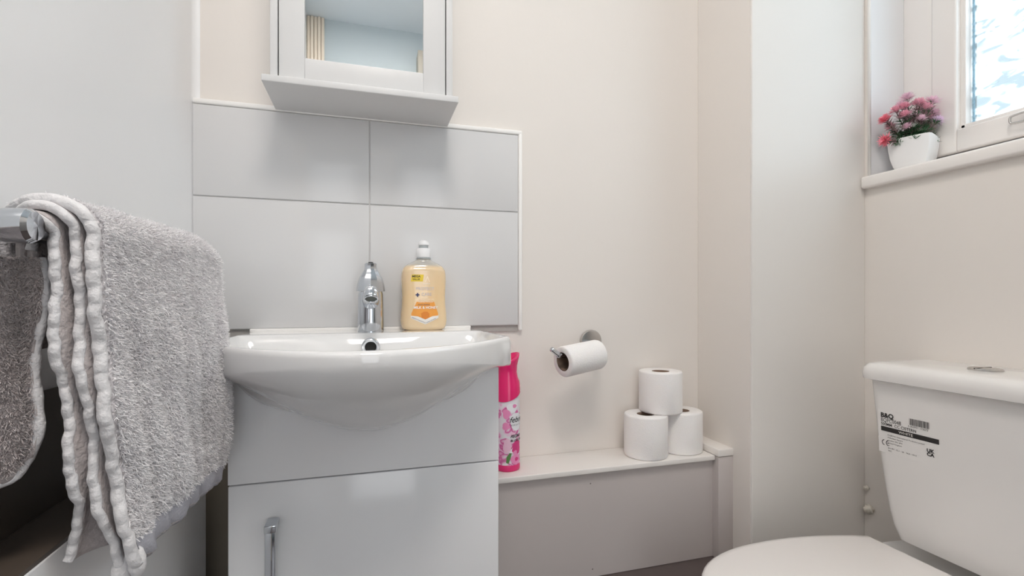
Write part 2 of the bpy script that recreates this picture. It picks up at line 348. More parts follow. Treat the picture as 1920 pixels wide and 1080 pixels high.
# ------------------------------------------------------------------ basin
def Zb(x):
    a = min(1, abs(x - .004) / .182)
    return -.119 - .0925 * (math.cos(a * PI / 2) ** 1.18 if a < 1 else 0)
def Yfr(x):
    return min(.622 + 3.95 * x * x, .622 + 3.95 * .228 ** 2)
BX = .2175
def bdepth(x, y):
    yf = Yfr(x); yb = .958
    v = (y - yf - .012) / (yb - yf - .012)
    if v <= 0 or v >= 1: return 0
    sx_ = 1 - min(1, abs(x) / .203) ** 5
    fr = min(1, v / .42); fr = math.sin(fr * PI / 2)
    bk = min(1, (1 - v) / .20); bk = bk * bk * (3 - 2 * bk)
    return .105 * fr * bk * max(0, sx_) ** .8
nx = 97; cols = []
for i in range(nx):
    u = i / (nx - 1) * 2 - 1
    x = BX * math.sin(u * PI / 2) if False else BX * (abs(u) ** .92) * (1 if u >= 0 else -1)
    yf = Yfr(x); c = []
    endr = .006 * max(0, 1 - (BX - abs(x)) / .006) ** 2          # soften the side edge
    for k in range(110):
        y = D - .002 + (yf + .008 - (D - .002)) * k / 109
        c.append((x, y, -.0645 - bdepth(x, y) - endr))
    for k in range(1, 6):
        a = PI / 2 * k / 5; c.append((x, yf + .008 - .008 * math.sin(a), -.0645 - .008 * (1 - math.cos(a)) - endr))
    zl = -.080 - .030 * min(1, abs(x) / .2) ** 2
    zb = Zb(x)
    for k in range(0, 19):
        a = PI / 2 * k / 18; E_ = 1.3; c.append((x, yf + (.8295 - yf) * (1 - math.cos(a) ** E_) if yf < .8295 else yf, zl + (zb - zl) * math.sin(a) ** E_))
    zi = zb
    c.append((x, D - .002, zi))
    cols.append(c)
cols = [[(x * (1 + .095 * max(0, min(1, (D - y) / .25))) - .002, y, z) for x, y, z in c] for c in cols]
m_ = len(cols[0]); V = [p for c in cols for p in c]; F = []
for i in range(nx - 1):
    for k in range(m_): F.append([i * m_ + k, i * m_ + (k + 1) % m_, (i + 1) * m_ + (k + 1) % m_, (i + 1) * m_ + k])
F.append(list(range(m_))); F.append([(nx - 1) * m_ + k for k in range(m_)][::-1])
g = G(); g.add(V, F); basin = g.out('basin', cer_m, angle=55)
tag(basin, 'white ceramic bow-fronted basin set on the vanity unit below the tiles', 'basin')
G().box(-.222, .216, D - .016, D - .009, -.0665, -.0590, .002).out('sealant_bead', trimw_m, basin, angle=30)
# overflow ring on the inner back wall
ovM = Matrix.Rotation(PI / 2 + .15, 3, 'X')
oc = (.004, .9330, -.0880)
G().lathe([(.0095, .001), (.0105, .005), (.0145, .006), (.0165, .003), (.0165, .0)], oc, 32, M=ovM, close=False).out('overflow_ring', chrome_m, basin, smooth=True)
G().lathe([(.0098, .001), (0, .0012)], oc, 32, M=ovM, close=False).out('overflow_hole', black_m, basin)

# ------------------------------------------------------------------ vanity unit
VX0, VX1, VY = -.2035, .2192, .828
van = empty('vanity_unit', (.008, .95, FZ), 'glossy white vanity unit under the basin', 'cabinet')
GZ = -.2835
pts = [(VX0, GZ + .0012)] + [(VX0 + (VX1 - VX0) * k / 60, Zb((VX0 + (VX1 - VX0) * k / 60 + .002) / 1.0914) + .0015) for k in range(61)] + [(VX1, GZ + .0012)]
G().prism(pts, 'y', VY, VY + .018).out('fascia', gloss_m, van, angle=30)
g = G(); g.box(VX0 + .001, VX0 + .016, VY + .0185, D - .001, FZ + .001, -.2215); g.box(VX1 - .016, VX1, VY + .0185, D - .001, FZ + .001, -.2215); g.box(VX0 + .016, VX1 - .016, VY + .0185, D - .001, FZ + .08, FZ + .1)
g.box(VX0 + .001, VX0 + .013, VY + .0185, D - .001, -.2215, -.122); g.box(VX1 - .013, VX1, VY + .0185, D - .001, -.2215, -.122)
g.box(VX0 + .016, VX1 - .016, VY + .06, VY + .07, FZ + .001, FZ + .08)
g.out('carcass', edge_m, van)
vd = G().box(VX0, VX1, VY, VY + .018, FZ + .1, GZ - .0012, .0015).out('door', gloss_m, van, angle=30)
G().box(VX0 + .016, VX1 - .016, VY + .0185, VY + .03, GZ - .02, GZ + .02).out('shadow_rail', black_m, van)
g = G(); hx0, hx1 = -.1475, -.1335
g.box(hx0, hx1, .797, .803, -.60, -.3405, .001); g.box(hx0 - .001, hx1 + .001, .7965, VY, -.349, -.3380, .001); g.box(hx0 - .001, hx1 + .001, .7965, VY, -.604, -.593, .001)
g.out('handle', chrome_m, vd, angle=30)

# ------------------------------------------------------------------ tap
tp = empty('mixer_tap', (.0045, .998, -.0645), 'small chrome mixer tap at the back of the basin', 'tap')
tc0 = (.0045, .998, 0)
G().lathe([(0, -.0645), (.0250, -.0645), (.0252, -.062), (.0245, -.03), (.0238, .008), (.0225, .014), (0, .014)], tc0, 40).out('body', chrome_m, tp, angle=35)
hn = G().lathe([(0, .0145), (.0272, .0145), (.0268, .020), (.0250, .030), (.0222, .040), (.0165, .050), (.0125, .057), (.0112, .063), (.0118, .068), (.0100, .070), (0, .0705)], tc0, 12).out('lever_handle', chrome_m, tp, angle=20)
G().lathe([(.0045, .0), (.0045, .0012), (0, .0013)], (.0045, .998, .0705), 16).out('cap_dot', black_m, hn)
sp_ = G(); sp_.tube(spline([(.0045, .985, -.006), (.0045, .955, .002), (.0045, .925, .012), (.0045, .905, .008)], 14), [.016, .016, .0155, .015, .0148, .0145, .014, .0138, .0134, .013, .0127, .0124, .012, .0118], 24)
spout = sp_.out('spout', chrome_m, tp, smooth=True)
nM = Matrix.Rotation(PI + .55, 3, 'X') @ Matrix.Identity(3)
nM = Matrix.Rotation(math.radians(148), 3, 'X')
G().lathe([(.0122, -.006), (.0128, .0), (.0126, .006), (.0108, .0065), (.0100, .003)], (.0045, .901, .0035), 28, M=nM, close=False).out('aerator_ring', chrome_m, spout, smooth=True)
G().lathe([(.0108, .0040), (0, .0040)], (.0045, .901, .0035), 28, M=nM, close=False).out('aerator', mat('aerator_mesh', (.09, .10, .09), .5, noise=.2, nscale=900), spout)

# ------------------------------------------------------------------ soap bottle
bc = (.1105, 1.030)
prof = [(-.0645, .78), (-.062, .90), (-.056, .965), (-.045, 1.0), (-.030, .985), (-.012, .945), (.006, .93), (.022, .95), (.036, .965), (.049, .96), (.058, .93), (.066, .83), (.072, .66), (.0765, .46), (.0795, .34), (.081, .30), (.084, .30)]
HW, HD = .0475, .0245
def bsec(z):
    for k in range(len(prof) - 1):
        if prof[k][0] <= z <= prof[k + 1][0]:
            t_ = (z - prof[k][0]) / (prof[k + 1][0] - prof[k][0]); s_ = prof[k][1] * (1 - t_) + prof[k + 1][1] * t_
            return s_
    return prof[-1][1]
def bdep(s): return HD * (.75 + .25 * s) if s > .9 else max(HW * .3 * .9, HD * (s ** .75))
n = 64; V = []; F = []
zs = [prof[0][0] + (prof[-1][0] - prof[0][0]) * (k / 60) for k in range(61)]
for z in zs:
    s_ = bsec(z); a_, b_ = HW * s_, min(bdep(s_), HD); e = 2 / (2.0 + 1.3 * max(0, min(1, (s_ - .35) / .5)))
    for k in range(n):
        th = 2 * PI * k / n; c, s2 = math.cos(th), math.sin(th)
        V.append((bc[0] + a_ * math.copysign(abs(c) ** e, c), bc[1] + b_ * math.copysign(abs(s2) ** e, s2), z))
for i in range(60):
    for k in range(n): F.append([i * n + k, i * n + (k + 1) % n, (i + 1) * n + (k + 1) % n, (i + 1) * n + k])
F.append(list(range(n))[::-1]); F.append([60 * n + k for k in range(n)])
lm = mat('honey_handwash', (.80, .56, .30), .12, coat=.6, sss=.25); t = lm.node_tree; b_n = t.nodes['Principled BSDF']
tc = N(t, 'ShaderNodeTexCoord'); sx = N(t, 'ShaderNodeSeparateXYZ'); cr = N(t, 'ShaderNodeValToRGB'); t.links.new(tc.outputs['Object'], sx.inputs[0])
ml = N(t, 'ShaderNodeMath', operation='MULTIPLY'); ml.inputs[1].default_value = 1 / .15; t.links.new(sx.outputs['Z'], ml.inputs[0]); t.links.new(ml.outputs[0], cr.inputs[0])
e = cr.color_ramp.elements; e[0].position = .0; e[0].color = (.80, .64, .42, 1); e[1].position = .86; e[1].color = (.80, .62, .40, 1); k_ = e.new(.90); k_.color = (.50, .48, .44, 1); k_ = e.new(.45); k_.color = (.84, .62, .36, 1)
t.links.new(cr.outputs[0], b_n.inputs['Base Color'])
bt = empty('soap_bottle', (bc[0], bc[1], -.0645), 'amber hand soap bottle with a white cap on the basin beside the tap', 'bottle')
g = G(); g.add(V, F); bbody = g.out('bottle_body', lm, bt, angle=50)
G().lathe([(.0125, .083), (.0125, .0855), (.0142, .086), (.0146, .090), (.0146, .102), (.0130, .1045), (.0098, .105)], (bc[0], bc[1], 0), 32).out('cap', pvcw_m, bt, angle=35)
G().lathe([(.0150, .0825), (.0155, .0835), (.0150, .0848), (.012, .0848)], (bc[0], bc[1], 0), 32).out('neck_ring', greyp_m, bt, angle=35)
G().lathe([(.0098, .1048), (.0098, .1105)], (bc[0], bc[1], 0), 32).out('spout_neck', greyp_m, bt, angle=35)
G().lathe([(.0098, .1106), (.0112, .1115), (.0112, .1155), (.0085, .1195), (.0045, .1215), (0, .122)], (bc[0], bc[1], 0), 32).out('pull_top', pvcw_m, bt, angle=40)
def bfront(dx, z, off=.0005):
    s_ = bsec(z); a_, b_ = HW * s_, min(bdep(s_), HD); e = 2 / (2.0 + 1.3 * max(0, min(1, (s_ - .35) / .5)))
    q_ = min(.999, abs(dx) / a_); c = q_ ** (1 / e); s2 = math.sqrt(max(0, 1 - c * c)); return (bc[0] + dx, bc[1] - b_ * s2 ** e - off, z)
ROT = -.004
def bpl(cx, cz, off=.0006, sl=0.0): return lambda a, b: bfront(cx + a, cz + b + a * sl, off)
def patch(name, poly, m, parent, fn, off=.0004, nseg=14):
    """fill a 2-D polygon with a fine fan grid that follows the surface"""
    bm = bmesh.new(); vs = [bm.verts.new((p[0], p[1], 0)) for p in poly]; bm.faces.new(vs)
    bmesh.ops.triangulate(bm, faces=bm.faces[:]); bmesh.ops.subdivide_edges(bm, edges=bm.edges[:], cuts=3, use_grid_fill=True)
    V = [fn(v.co.x, v.co.y, off) for v in bm.verts]; bm.verts.index_update(); F = [[v.index for v in f.verts] for f in bm.faces]; bm.free()
    return link_mesh(name, V, F, m, parent)
def ink(name, c): return mat(name, c, .45, noise=.03, nscale=50)
yel = ink('yellow_ink', (.85, .62, .05)); orange = ink('orange_ink', (.86, .36, .06)); dorange = ink('deep_orange_ink', (.74, .24, .03)); white_i = ink('white_ink', (.86, .84, .80)); navy = ink('navy_ink', (.02, .03, .12)); blackink = ink('black_ink', (.02, .018, .018)); cream_i = ink('cream_ink', (.92, .76, .55)); lilac_i = ink('grey_lilac_ink', (.62, .56, .56))
patch('value_badge', [(-.028, .035), (-.026, .049), (-.002, .049), (-.004, .035)], yel, bbody, bfront)
text('badge_text', 'MEGA', .0062, bpl(-.0255, .0432), blackink, bbody, bold=.0002); text('badge_text', 'VALUE', .0050, bpl(-.0248, .0378), blackink, bbody, bold=.0001)
patch('logo_mark', [(.000, .034), (.0045, .046), (.0062, .046), (.0107, .034), (.0085, .034), (.0053, .042), (.0022, .034)], cream_i, bbody, bfront)
text('logo_text', 'astonish', .0042, bpl(-.003, .0295), white_i, bbody)
text('range_text', 'PROTECT', .0085, bpl(-.018, .0175), lilac_i, bbody, bold=.0001); text('range_text', 'CARE', .0085, bpl(-.007, .006), lilac_i, bbody, bold=.0001)
patch('cross_bar', [(-.0185, .0065), (-.0185, .0090), (-.0107, .0090), (-.0107, .0065)], navy, bbody, bfront, .0007); patch('cross_bar', [(-.0159, .0038), (-.0159, .0116), (-.0133, .0116), (-.0133, .0038)], navy, bbody, bfront, .0007)
text('type_text', 'ANTIBACTERIAL', .0055, bpl(-.0205, -.0035), cream_i, bbody); text('type_text', 'HANDWASH', .0050, bpl(-.0125, -.0085), cream_i, bbody)
patch('shield_print', [(-.0165, -.0065), (.019, -.0065), (.027, -.030), (.027, -.037), (.003, -.050), (-.027, -.036), (-.027, -.030)], orange, bbody, bfront, .0003)
text('type_text', 'MOISTURISING', .0036, bpl(-.014, -.0135, .0008), navy, bbody); text('flavour_text', 'MILK & HONEY', .0072, bpl(-.0225, -.0205, .0008), white_i, bbody, bold=.0002)
patch('honey_print', [(-.0075, -.030), (-.002, -.0265), (.005, -.0265), (.0095, -.031), (.0085, -.040), (.001, -.0435), (-.0065, -.039)], dorange, bbody, bfront, .0006)
patch('milk_band', [(-.028, -.0345), (-.014, -.036), (.001, -.0425), (.001, -.0525), (-.028, -.0395)], white_i, bbody, bfront, .0007); patch('milk_band', [(.001, -.0425), (.015, -.036), (.028, -.0345), (.028, -.0395), (.001, -.0525)], white_i, bbody, bfront, .0007)
text('band_text', 'DERMATOLOGICALLY', .0029, bpl(-.0265, -.0385, .0010, -.42), navy, bbody); text('band_text', 'KIND TO SKIN', .0029, bpl(.0035, -.0500, .0010, .46), navy, bbody)

# ------------------------------------------------------------------ air freshener can
ac = (.2862, 1.008); AZ = BZ
can = empty('air_freshener', (ac[0], ac[1], AZ), 'pink capped air freshener spray can on the boxing beside the vanity unit', 'spray can')
cm = bpy.data.materials.new('floral_label'); cm.use_nodes = True; t = cm.node_tree; b = t.nodes['Principled BSDF']; b.inputs['Roughness'].default_value = .25
tc = N(t, 'ShaderNodeTexCoord')
def flower(center, scale, seed):    # ragged petal mask around a point
    pass
nzz = N(t, 'ShaderNodeTexNoise'); nzz.inputs['Scale'].default_value = 34; nzz.inputs['Detail'].default_value = 2; t.links.new(tc.outputs['Object'], nzz.inputs['Vector'])
vo = N(t, 'ShaderNodeTexVoronoi'); vo.inputs['Scale'].default_value = 62; 
mvec = N(t, 'ShaderNodeMix', data_type='VECTOR'); mvec.inputs[0].default_value = .035; t.links.new(tc.outputs['Object'], mvec.inputs[4]); t.links.new(nzz.outputs['Color'], mvec.inputs[5]); t.links.new(mvec.outputs[1], vo.inputs['Vector'])
c1 = N(t, 'ShaderNodeValToRGB'); e = c1.color_ramp.elements; e[0].position = 0; e[0].color = (.86, .80, .84, 1); e[1].position = 1; e[1].color = (.80, .78, .82, 1)
for p_, c_ in ((.25, (.80, .35, .58, 1)), (.42, (.64, .10, .33, 1)), (.55, (.86, .55, .74, 1)), (.72, (.80, .76, .82, 1))): k_ = e.new(p_); k_.color = c_
vd2 = N(t, 'ShaderNodeMath', operation='MULTIPLY'); vd2.inputs[1].default_value = 1.25; t.links.new(vo.outputs['Distance'], vd2.inputs[0])
# more flowers toward the bottom of the print
sx = N(t, 'ShaderNodeSeparateXYZ'); t.links.new(tc.outputs['Object'], sx.inputs[0])
mr = N(t, 'ShaderNodeMapRange'); mr.inputs['From Min'].default_value = .0; mr.inputs['From Max'].default_value = .15; mr.inputs['To Min'].default_value = -.30; mr.inputs['To Max'].default_value = .12; t.links.new(sx.outputs['Z'], mr.inputs['Value'])
ad = N(t, 'ShaderNodeMath', operation='ADD'); t.links.new(vd2.outputs[0], ad.inputs[0]); t.links.new(mr.outputs[0], ad.inputs[1]); t.links.new(ad.outputs[0], c1.inputs[0])
t.links.new(c1.outputs[0], b.inputs['Base Color'])
pink_m = mat('pink_plastic', (.80, .012, .16), .25, noise=.03, coat=.3); pink2 = mat('pink_metal', (.72, .03, .18), .3, noise=.03)
G().lathe([(.0255, AZ + .0005), (.0272, AZ + .003), (.0272, AZ + .011), (.0262, AZ + .014)], (*ac, 0), 40).out('base_ring', pink2, can, angle=40)
cb = G().lathe([(.0262, AZ + .0125), (.0265, AZ + .02), (.0268, AZ + .125), (.0263, AZ + .150), (.0250, AZ + .160)], (*ac, 0), 48).out('can_body', cm, can, angle=40)
# cap: dipped front edge, narrow waist, flared slanted top
V = []; F = []; n = 48; rows = [(.0278, 0, 1.0), (.0276, .012, .9), (.0262, .026, .7), (.0225, .043, .4), (.0205, .056, .2), (.0215, .068, .6), (.0250, .080, 1.3), (.0262, .086, 1.6), (.0225, .086, 1.7), (.0205, .074, 1.2), (.0180, .060, .5), (0, .060, 0)]
for r, h, tilt in rows:
    for k in range(n):
        a = 2 * PI * k / n + .7; x, y = r * math.cos(a), r * math.sin(a)
        low = 1 - h / .09 if h < .03 else 0
        z = AZ + .150 + h - (.014 * low * max(0, -(x * -.35 + y * -1.0) / .0278 * -1 + 0) if False else 0)
        z += .010 * low - .010 * low * (-y - .9 * x) / .0278 if h < .03 else .006 * tilt * (.9 * x + .2 * y) / .02
        V.append((ac[0] + x, ac[1] + y, z))
for i in range(len(rows) - 1):
    for k in range(n): F.append([i * n + k, i * n + (k + 1) % n, (i + 1) * n + (k + 1) % n, (i + 1) * n + k])
g = G(); g.add(V, F); g.out('cap', pink_m, can, smooth=True)
def cpl(a0, z0, off=.0004):       # wraps a line of text round the can; a0 angle of the line start (radians from -Y towards +X)
    def f(a, b):
        th = a0 + a / .0268; r = .0269 + off
        return (ac[0] + r * math.sin(th), ac[1] - r * math.cos(th), AZ + z0 + b)
    return f
def cfn(a, b, off): return cpl(0, 0, off)(a, b)
pale = ink('pale_label', (.86, .86, .90)); grn = ink('leaf_green_ink', (.10, .26, .07)); hot = ink('hot_pink_ink', (.66, .04, .22)); mid = ink('mid_pink_ink', (.82, .28, .52)); soft = ink('soft_pink_ink', (.86, .55, .70))
def blob(cx, cz, r, sq=1.0, n=14, ph=0): return [(cx + r * math.cos(2 * PI * k / n) * (1 + .12 * math.sin(5 * 2 * PI * k / n + ph)), cz + r * sq * math.sin(2 * PI * k / n) * (1 + .12 * math.sin(3 * 2 * PI * k / n + ph))) for k in range(n)]
patch('label_panel', blob(.014, .106, .0165, 1.15), pale, cb, cfn, .0002)
patch('label_panel', blob(.004, .135, .013, .75), pale, cb, cfn, .0002)
patch('flower_print', blob(-.009, .122, .0085, 1.2, ph=1), mid, cb, cfn, .00035); patch('flower_print', blob(-.010, .096, .0080, 1.0, ph=2), mid, cb, cfn, .00035); patch('flower_print', blob(-.007, .054, .0095, 1.6, ph=3), soft, cb, cfn, .00035)
patch('flower_print', blob(.009, .138, .0050, .8, ph=1), mid, cb, cfn, .00035); patch('flower_print', blob(.004, .079, .0060, .8, ph=1), soft, cb, cfn, .00035)
patch('peony_print', blob(.014, .050, .0125, 1.2, ph=4), hot, cb, cfn, .0004); patch('peony_print', blob(.011, .026, .0115, 1.0, ph=5), mid, cb, cfn, .00045); patch('peony_print', blob(.010, .040, .0050, 1.0, ph=5), mid, cb, cfn, .0006); patch('peony_print', blob(.014, .026, .0050, .8, ph=2), hot, cb, cfn, .0006)
patch('leaf_print', [(-.010, .020), (-.009, .032), (-.003, .040), (.002, .040), (-.001, .028), (-.005, .018)], grn, cb, cfn, .00038); patch('petal_print', [(-.008, .044), (-.002, .043), (.004, .052), (.002, .044), (.006, .039), (.000, .040)], pale, cb, cfn, .0005)
text('brand_text', 'febreze', .0165, cpl(-.12, .104, .0006), blackink, cb, shear=.3, bold=.0001)
text('brand_text', 'A E R O S O L', .0045, cpl(-.02, .0965, .0006), blackink, cb)
text('scent_text', 'PEONY', .0085, cpl(-.05, .072, .0006), blackink, cb, shear=.3, bold=.0002); text('scent_text', 'BLOSSOM', .0070, cpl(-.05, .0635, .0006), blackink, cb, shear=.3, bold=.0001)

# ------------------------------------------------------------------ toilet rolls
def roll_geo(c, M=None, h=.096, r=.050, ri=.0195, seed=0, parent=None, hollow=0):
    rg = random.Random(seed); n = 64; V = []; F = []
    prof = [(ri + .001, 0.0), (r - .003, 0.0), (r - .0008, .0015), (r, .004), (r, h - .004), (r - .0008, h - .0012), (r - .003, h), (ri + .001, h - .001)]
    R = M if M is not None else Matrix.Identity(3)
    for i, (rr, hh) in enumerate(prof):
        for k in range(n):
            a = 2 * PI * k / n; wob = 1 + .006 * math.sin(2 * a + seed) + .004 * math.sin(5 * a + 2 * seed)
            q_ = rr * (wob if rr > ri * 1.5 else 1)
            if rr > ri * 1.5 and 2 < i < 6: q_ += .0011 * ((k / n * 1.0) - .5)                 # the step where the last sheet ends
            V.append(tuple(R @ Vector((q_ * math.cos(a + .9), q_ * math.sin(a + .9), hh)) + Vector(c)))
    m = len(prof)
    for i in range(m):
        for k in range(n): F.append([i * n + k, i * n + (k + 1) % n, ((i + 1) % m) * n + (k + 1) % n, ((i + 1) % m) * n + k])
    g = G(); g.add(V, F); g.out('paper', paper_m, parent, angle=50)
    G().lathe([(ri, .0008), (ri + .0009, .0008), (ri + .0009, h - .0016), (ri, h - .0016), (ri - .0008, h - .002), (ri - .0008, .0008)], c, 32, M=R, close=False).out('core', card_m, parent, smooth=True)
rc = (.6205, 1.004, BZ + .0002)
tr0 = empty('toilet_roll', rc, 'white toilet roll at the lower left of the stack on the boxing', 'toilet roll', 'spare toilet rolls'); roll_geo(rc, parent=tr0, seed=1)
def dup(root, loc, rz, label, group=None):
    r = root.copy(); COL.objects.link(r); r.location = loc; r.rotation_euler = (0, 0, rz); r['label'] = label
    if group: r['group'] = group
    for ch in list(root.children):
        c = ch.copy(); COL.objects.link(c); c.parent = r
    return r
dup(tr0, (.7215, 1.013, BZ + .0002), 2.1, 'white toilet roll at the lower right of the stack, next to the corner post', 'spare toilet rolls')
dup(tr0, (.6675, 1.015, BZ + .0965), 4.0, 'white toilet roll standing on top of the other two', 'spare toilet rolls')
# holder and its roll
A = Vector((.392, .955, -.133)); B = Vector((.488, .985, -.123)); ax = (B - A).normalized()
hd = empty('toilet_roll_holder', (.511, D, -.102), 'round based chrome toilet roll holder on the back wall', 'roll holder')
wM = Matrix.Rotation(PI / 2, 3, 'X')
G().lathe([(.0275, .0003), (.0275, .004), (.0255, .007), (.021, .0078), (0, .0078)], (.511, D, -.102), 40, M=wM).out('wall_plate', bchrome_m, hd, angle=35)
up_ = Vector((0, 0, .0135))
p0 = Vector((.509, D - .006, -.104)); pB = B + up_ + ax * .006; pA = A + up_ - ax * .004
path = spline([p0, (.507, 1.035, -.105), (.502, 1.0, -.1085), pB, (A + B) / 2 + up_, pA, pA - ax * .010 + Vector((0, 0, .006)), pA - ax * .026 + Vector((0, 0, .018))], 60)
G().tube(path, .0052, 14).out('arm', chrome_m, hd, smooth=True)
hr = empty('toilet_roll', A, 'part-used white toilet roll hanging on the chrome wall holder', 'toilet roll')
zx = ax; yx = Vector((0, 0, 1)).cross(zx).normalized(); xx = yx.cross(zx); RM = Matrix((xx, yx, zx)).transposed()
roll_geo(A, M=RM, h=(B - A).length, r=.0325, ri=.0192, seed=3, parent=hr)

# ------------------------------------------------------------------ toilet
wc = empty('toilet', (.85, .60, FZ), 'white close-coupled toilet with a closed lid below the window', 'toilet')
CY = .598; SZ = -.475
def dshape(x0, x1, yc, hw, n=28, p=2.4, hb=None):     # from the hinge (x1, straight) to the rounded tip (x0)
    hb = hb or hw * .80; pts = []; L = x1 - x0
    for k in range(n + 1):
        a = PI * k / n - PI / 2                        # -90..90
        c, s_ = math.cos(a), math.sin(a)
        pts.append((x0 + L * .52 - L * .52 * abs(c) ** (2 / p), yc - hw * math.copysign(abs(s_) ** (2 / p), s_)))
    a_side = [(x0 + L * (.52 + .48 * k / 8), (hw * (1 - (k / 8) ** 2) + hb * (k / 8) ** 2)) for k in range(1, 9)]
    bottom = [(x, yc - y) for x, y in a_side][::-1]; top = [(x, yc + y) for x, y in a_side]
    # order: start at hinge (+y), go to the tip, return to hinge (-y)
    return top[::-1] + [(x, y) for x, y in pts] + bottom[::-1]
def stackp(sections, m, name, parent, angle=40):
    V = []; F = []; n = len(sections[0][0])
    for pts, z in sections:
        for x, y in pts: V.append((x, y, z))
    for i in range(len(sections) - 1):
        for k in range(n): F.append([i * n + k, i * n + (k + 1) % n, (i + 1) * n + (k + 1) % n, (i + 1) * n + k])
    F.append(list(range(n))[::-1]); F.append([(len(sections) - 1) * n + k for k in range(n)])
    g = G(); g.add(V, F); return g.out(name, m, parent, angle=angle)
def DS(inset, x0=.515, x1=.967): return dshape(x0 + inset, x1 - inset * .6, CY, .188 - inset, hb=.147 - inset)
stackp([(DS(.006), SZ - .018), (DS(.001), SZ - .016), (DS(0), SZ - .010), (DS(.001), SZ - .005), (DS(.006), SZ - .0015), (DS(.016), SZ)], seat_m, 'lid', wc, 50)
stackp([(DS(.006), SZ - .036), (DS(.002), SZ - .034), (DS(.001), SZ - .027), (DS(.003), SZ - .021), (DS(.010), SZ - .0195)], seat_m, 'seat', wc, 50)
def PS(i, x0, x1, hw): return dshape(x0, x1, CY, hw, hb=hw * .88)
stackp([(PS(0, .66, 1.06, .105), FZ), (PS(0, .655, 1.06, .105), FZ + .05), (PS(0, .65, 1.06, .108), FZ + .16), (PS(0, .60, 1.08, .135), FZ + .26), (PS(0, .545, 1.09, .168), FZ + .34), (PS(0, .528, 1.135, .178), SZ - .048), (PS(0, .53, 1.135, .176), SZ - .0375)], cer_m, 'pan', wc, 50)
def rrect(x0, x1, yh, r, bow=0.0, n=7, yc=CY):
    pts = []
    for (cx, cy, a0) in ((x1 - .004, yc + yh - .004, 0), (x0 + r, yc + yh - r, PI / 2), (x0 + r, yc - yh + r, PI), (x1 - .004, yc - yh + .004, 3 * PI / 2)):
        rr = .004 if cx > (x0 + x1) / 2 else r
        for k in range(n):
            a = a0 + PI / 2 * k / (n - 1); pts.append((cx + rr * math.cos(a), cy + rr * math.sin(a)))
    return [(x - bow * max(0, 1 - ((y - yc) / yh) ** 2) * (1 if x < (x0 + x1) / 2 else 0), y) for x, y in pts]
xb_ = XR - .003
cs = []
for k in range(13):
    t_ = k / 12; z = SZ + .002 + (-.1655 - SZ - .002) * t_
    wv = .118 + (.160 - .118) * (t_ ** .55); x0 = 1.003 - .018 * t_ ** .7
    cs.append((rrect(x0, xb_, wv, .022), z))
cis = stackp(cs, cist_m, 'cistern', wc, 50)
stackp([(rrect(.979, xb_, .166, .026), -.1645), (rrect(.972, xb_, .172, .028), -.1625), (rrect(.970, xb_, .174, .030), -.152), (rrect(.972, xb_, .172, .030), -.140), (rrect(.978, xb_, .166, .030), -.1325), (rrect(.990, xb_ - .004, .155, .03), -.1295), (rrect(1.01, xb_ - .01, .135, .03), -.1285)], cist_m, 'cistern_lid', wc, 50)
btn = G().lathe([(.0245, -.1288), (.0245, -.1262), (.0225, -.1245), (.0215, -.1250), (0, -.1238)], (1.062, CY + .002, 0), 40).out('flush_button', bchrome_m, wc, angle=35)
G().box(1.0385, 1.0855, CY + .0055, CY + .0068, -.1245, -.1238).out('button_seam', dark_m, btn)
G().lathe([(.013, 0), (.016, .004), (.016, .012), (.010, .018), (0, .019)], (1.085, .736, -.437), 14, M=Matrix.Rotation(-PI / 2, 3, 'X')).out('inlet_nut', pvcw_m, wc, angle=30)
G().tube([(1.085, .74, -.437), (1.13, .752, -.45), (1.13, .752, FZ + .02)], .006, 10).out('inlet_pipe', pvcw_m, wc, smooth=True)
# printed marks on the cistern face; a runs towards the camera side (-Y), b up
def xface(y, z):
    t_ = max(0, min(1, (z - SZ - .002) / (-.1655 - SZ - .002))); return 1.003 - .018 * t_ ** .7
def lpl(y0, z0, off=.0006): return lambda a, b: (xface(y0 - a, z0 + b) - off, y0 - a, z0 + b)
def lfn(a, b, off): return lpl(.734, -.225, off)(a, b)
lab_m = mat('clear_sticker', (.80, .785, .77), .2, noise=.01)
lb_ = patch('sticker', [(-.003, .004), (.112, .004), (.112, -.082), (-.003, -.082)], lab_m, cis, lfn, .0002)
LM = blackink; P_ = cis
LY = .7315
text('sticker_text', 'B&Q', .0125, lpl(LY, -.2365), LM, P_, bold=.0005)
text('sticker_text', 'BQPC0048', .0108, lpl(LY, -.2455), LM, P_, xs=.78)
text('sticker_text', '500MM  CC CISTERN', .0078, lpl(LY, -.2525), LM, P_, xs=.92, bold=.0001)
def lrect(y, z, w_, h_, m=LM, name='sticker_bar', off=.0006):
    f = lpl(y, z, off); return link_mesh(name, [f(0, 0), f(w_, 0), f(w_, h_), f(0, h_)], [[0, 1, 2, 3]], m, P_)
lrect(LY, -.2640, .104, .0092)
text('sticker_text', 'WHITE', .0070, lpl(LY - .034, -.2618, .0010), white_i, P_, xs=1.2)
g = G(); yy = 0; rg = random.Random(4); f = lpl(LY - .054, -.2400)
while yy < .0345:
    wd = rg.choice([.0004, .0004, .0008, .0012]); v = [f(yy, 0), f(yy + wd, 0), f(yy + wd, .0125), f(yy, .0125)]; g.add(v, [[0, 1, 2, 3]]); yy += wd + rg.choice([.0004, .0006, .0008])
link_mesh('barcode', g.v, g.f, LM, P_)
text('sticker_text', '5 052931 175073', .0050, lpl(LY - .0515, -.2445), LM, P_)
for i, (s_, o_) in enumerate((('Kingfisher International Products Limited', 0), ('3 Sheldon Square', 0), ('London W2 6PX', 0), ('United Kingdom', 0), ('17', 0), ('EN 997 : CL1 - 6A   NLE - VR II', 0), ('WC', 0))):
    text('sticker_text', s_, .0036, lpl(LY - .0125, -.2715 - i * .0052), LM, P_, xs=1.12)
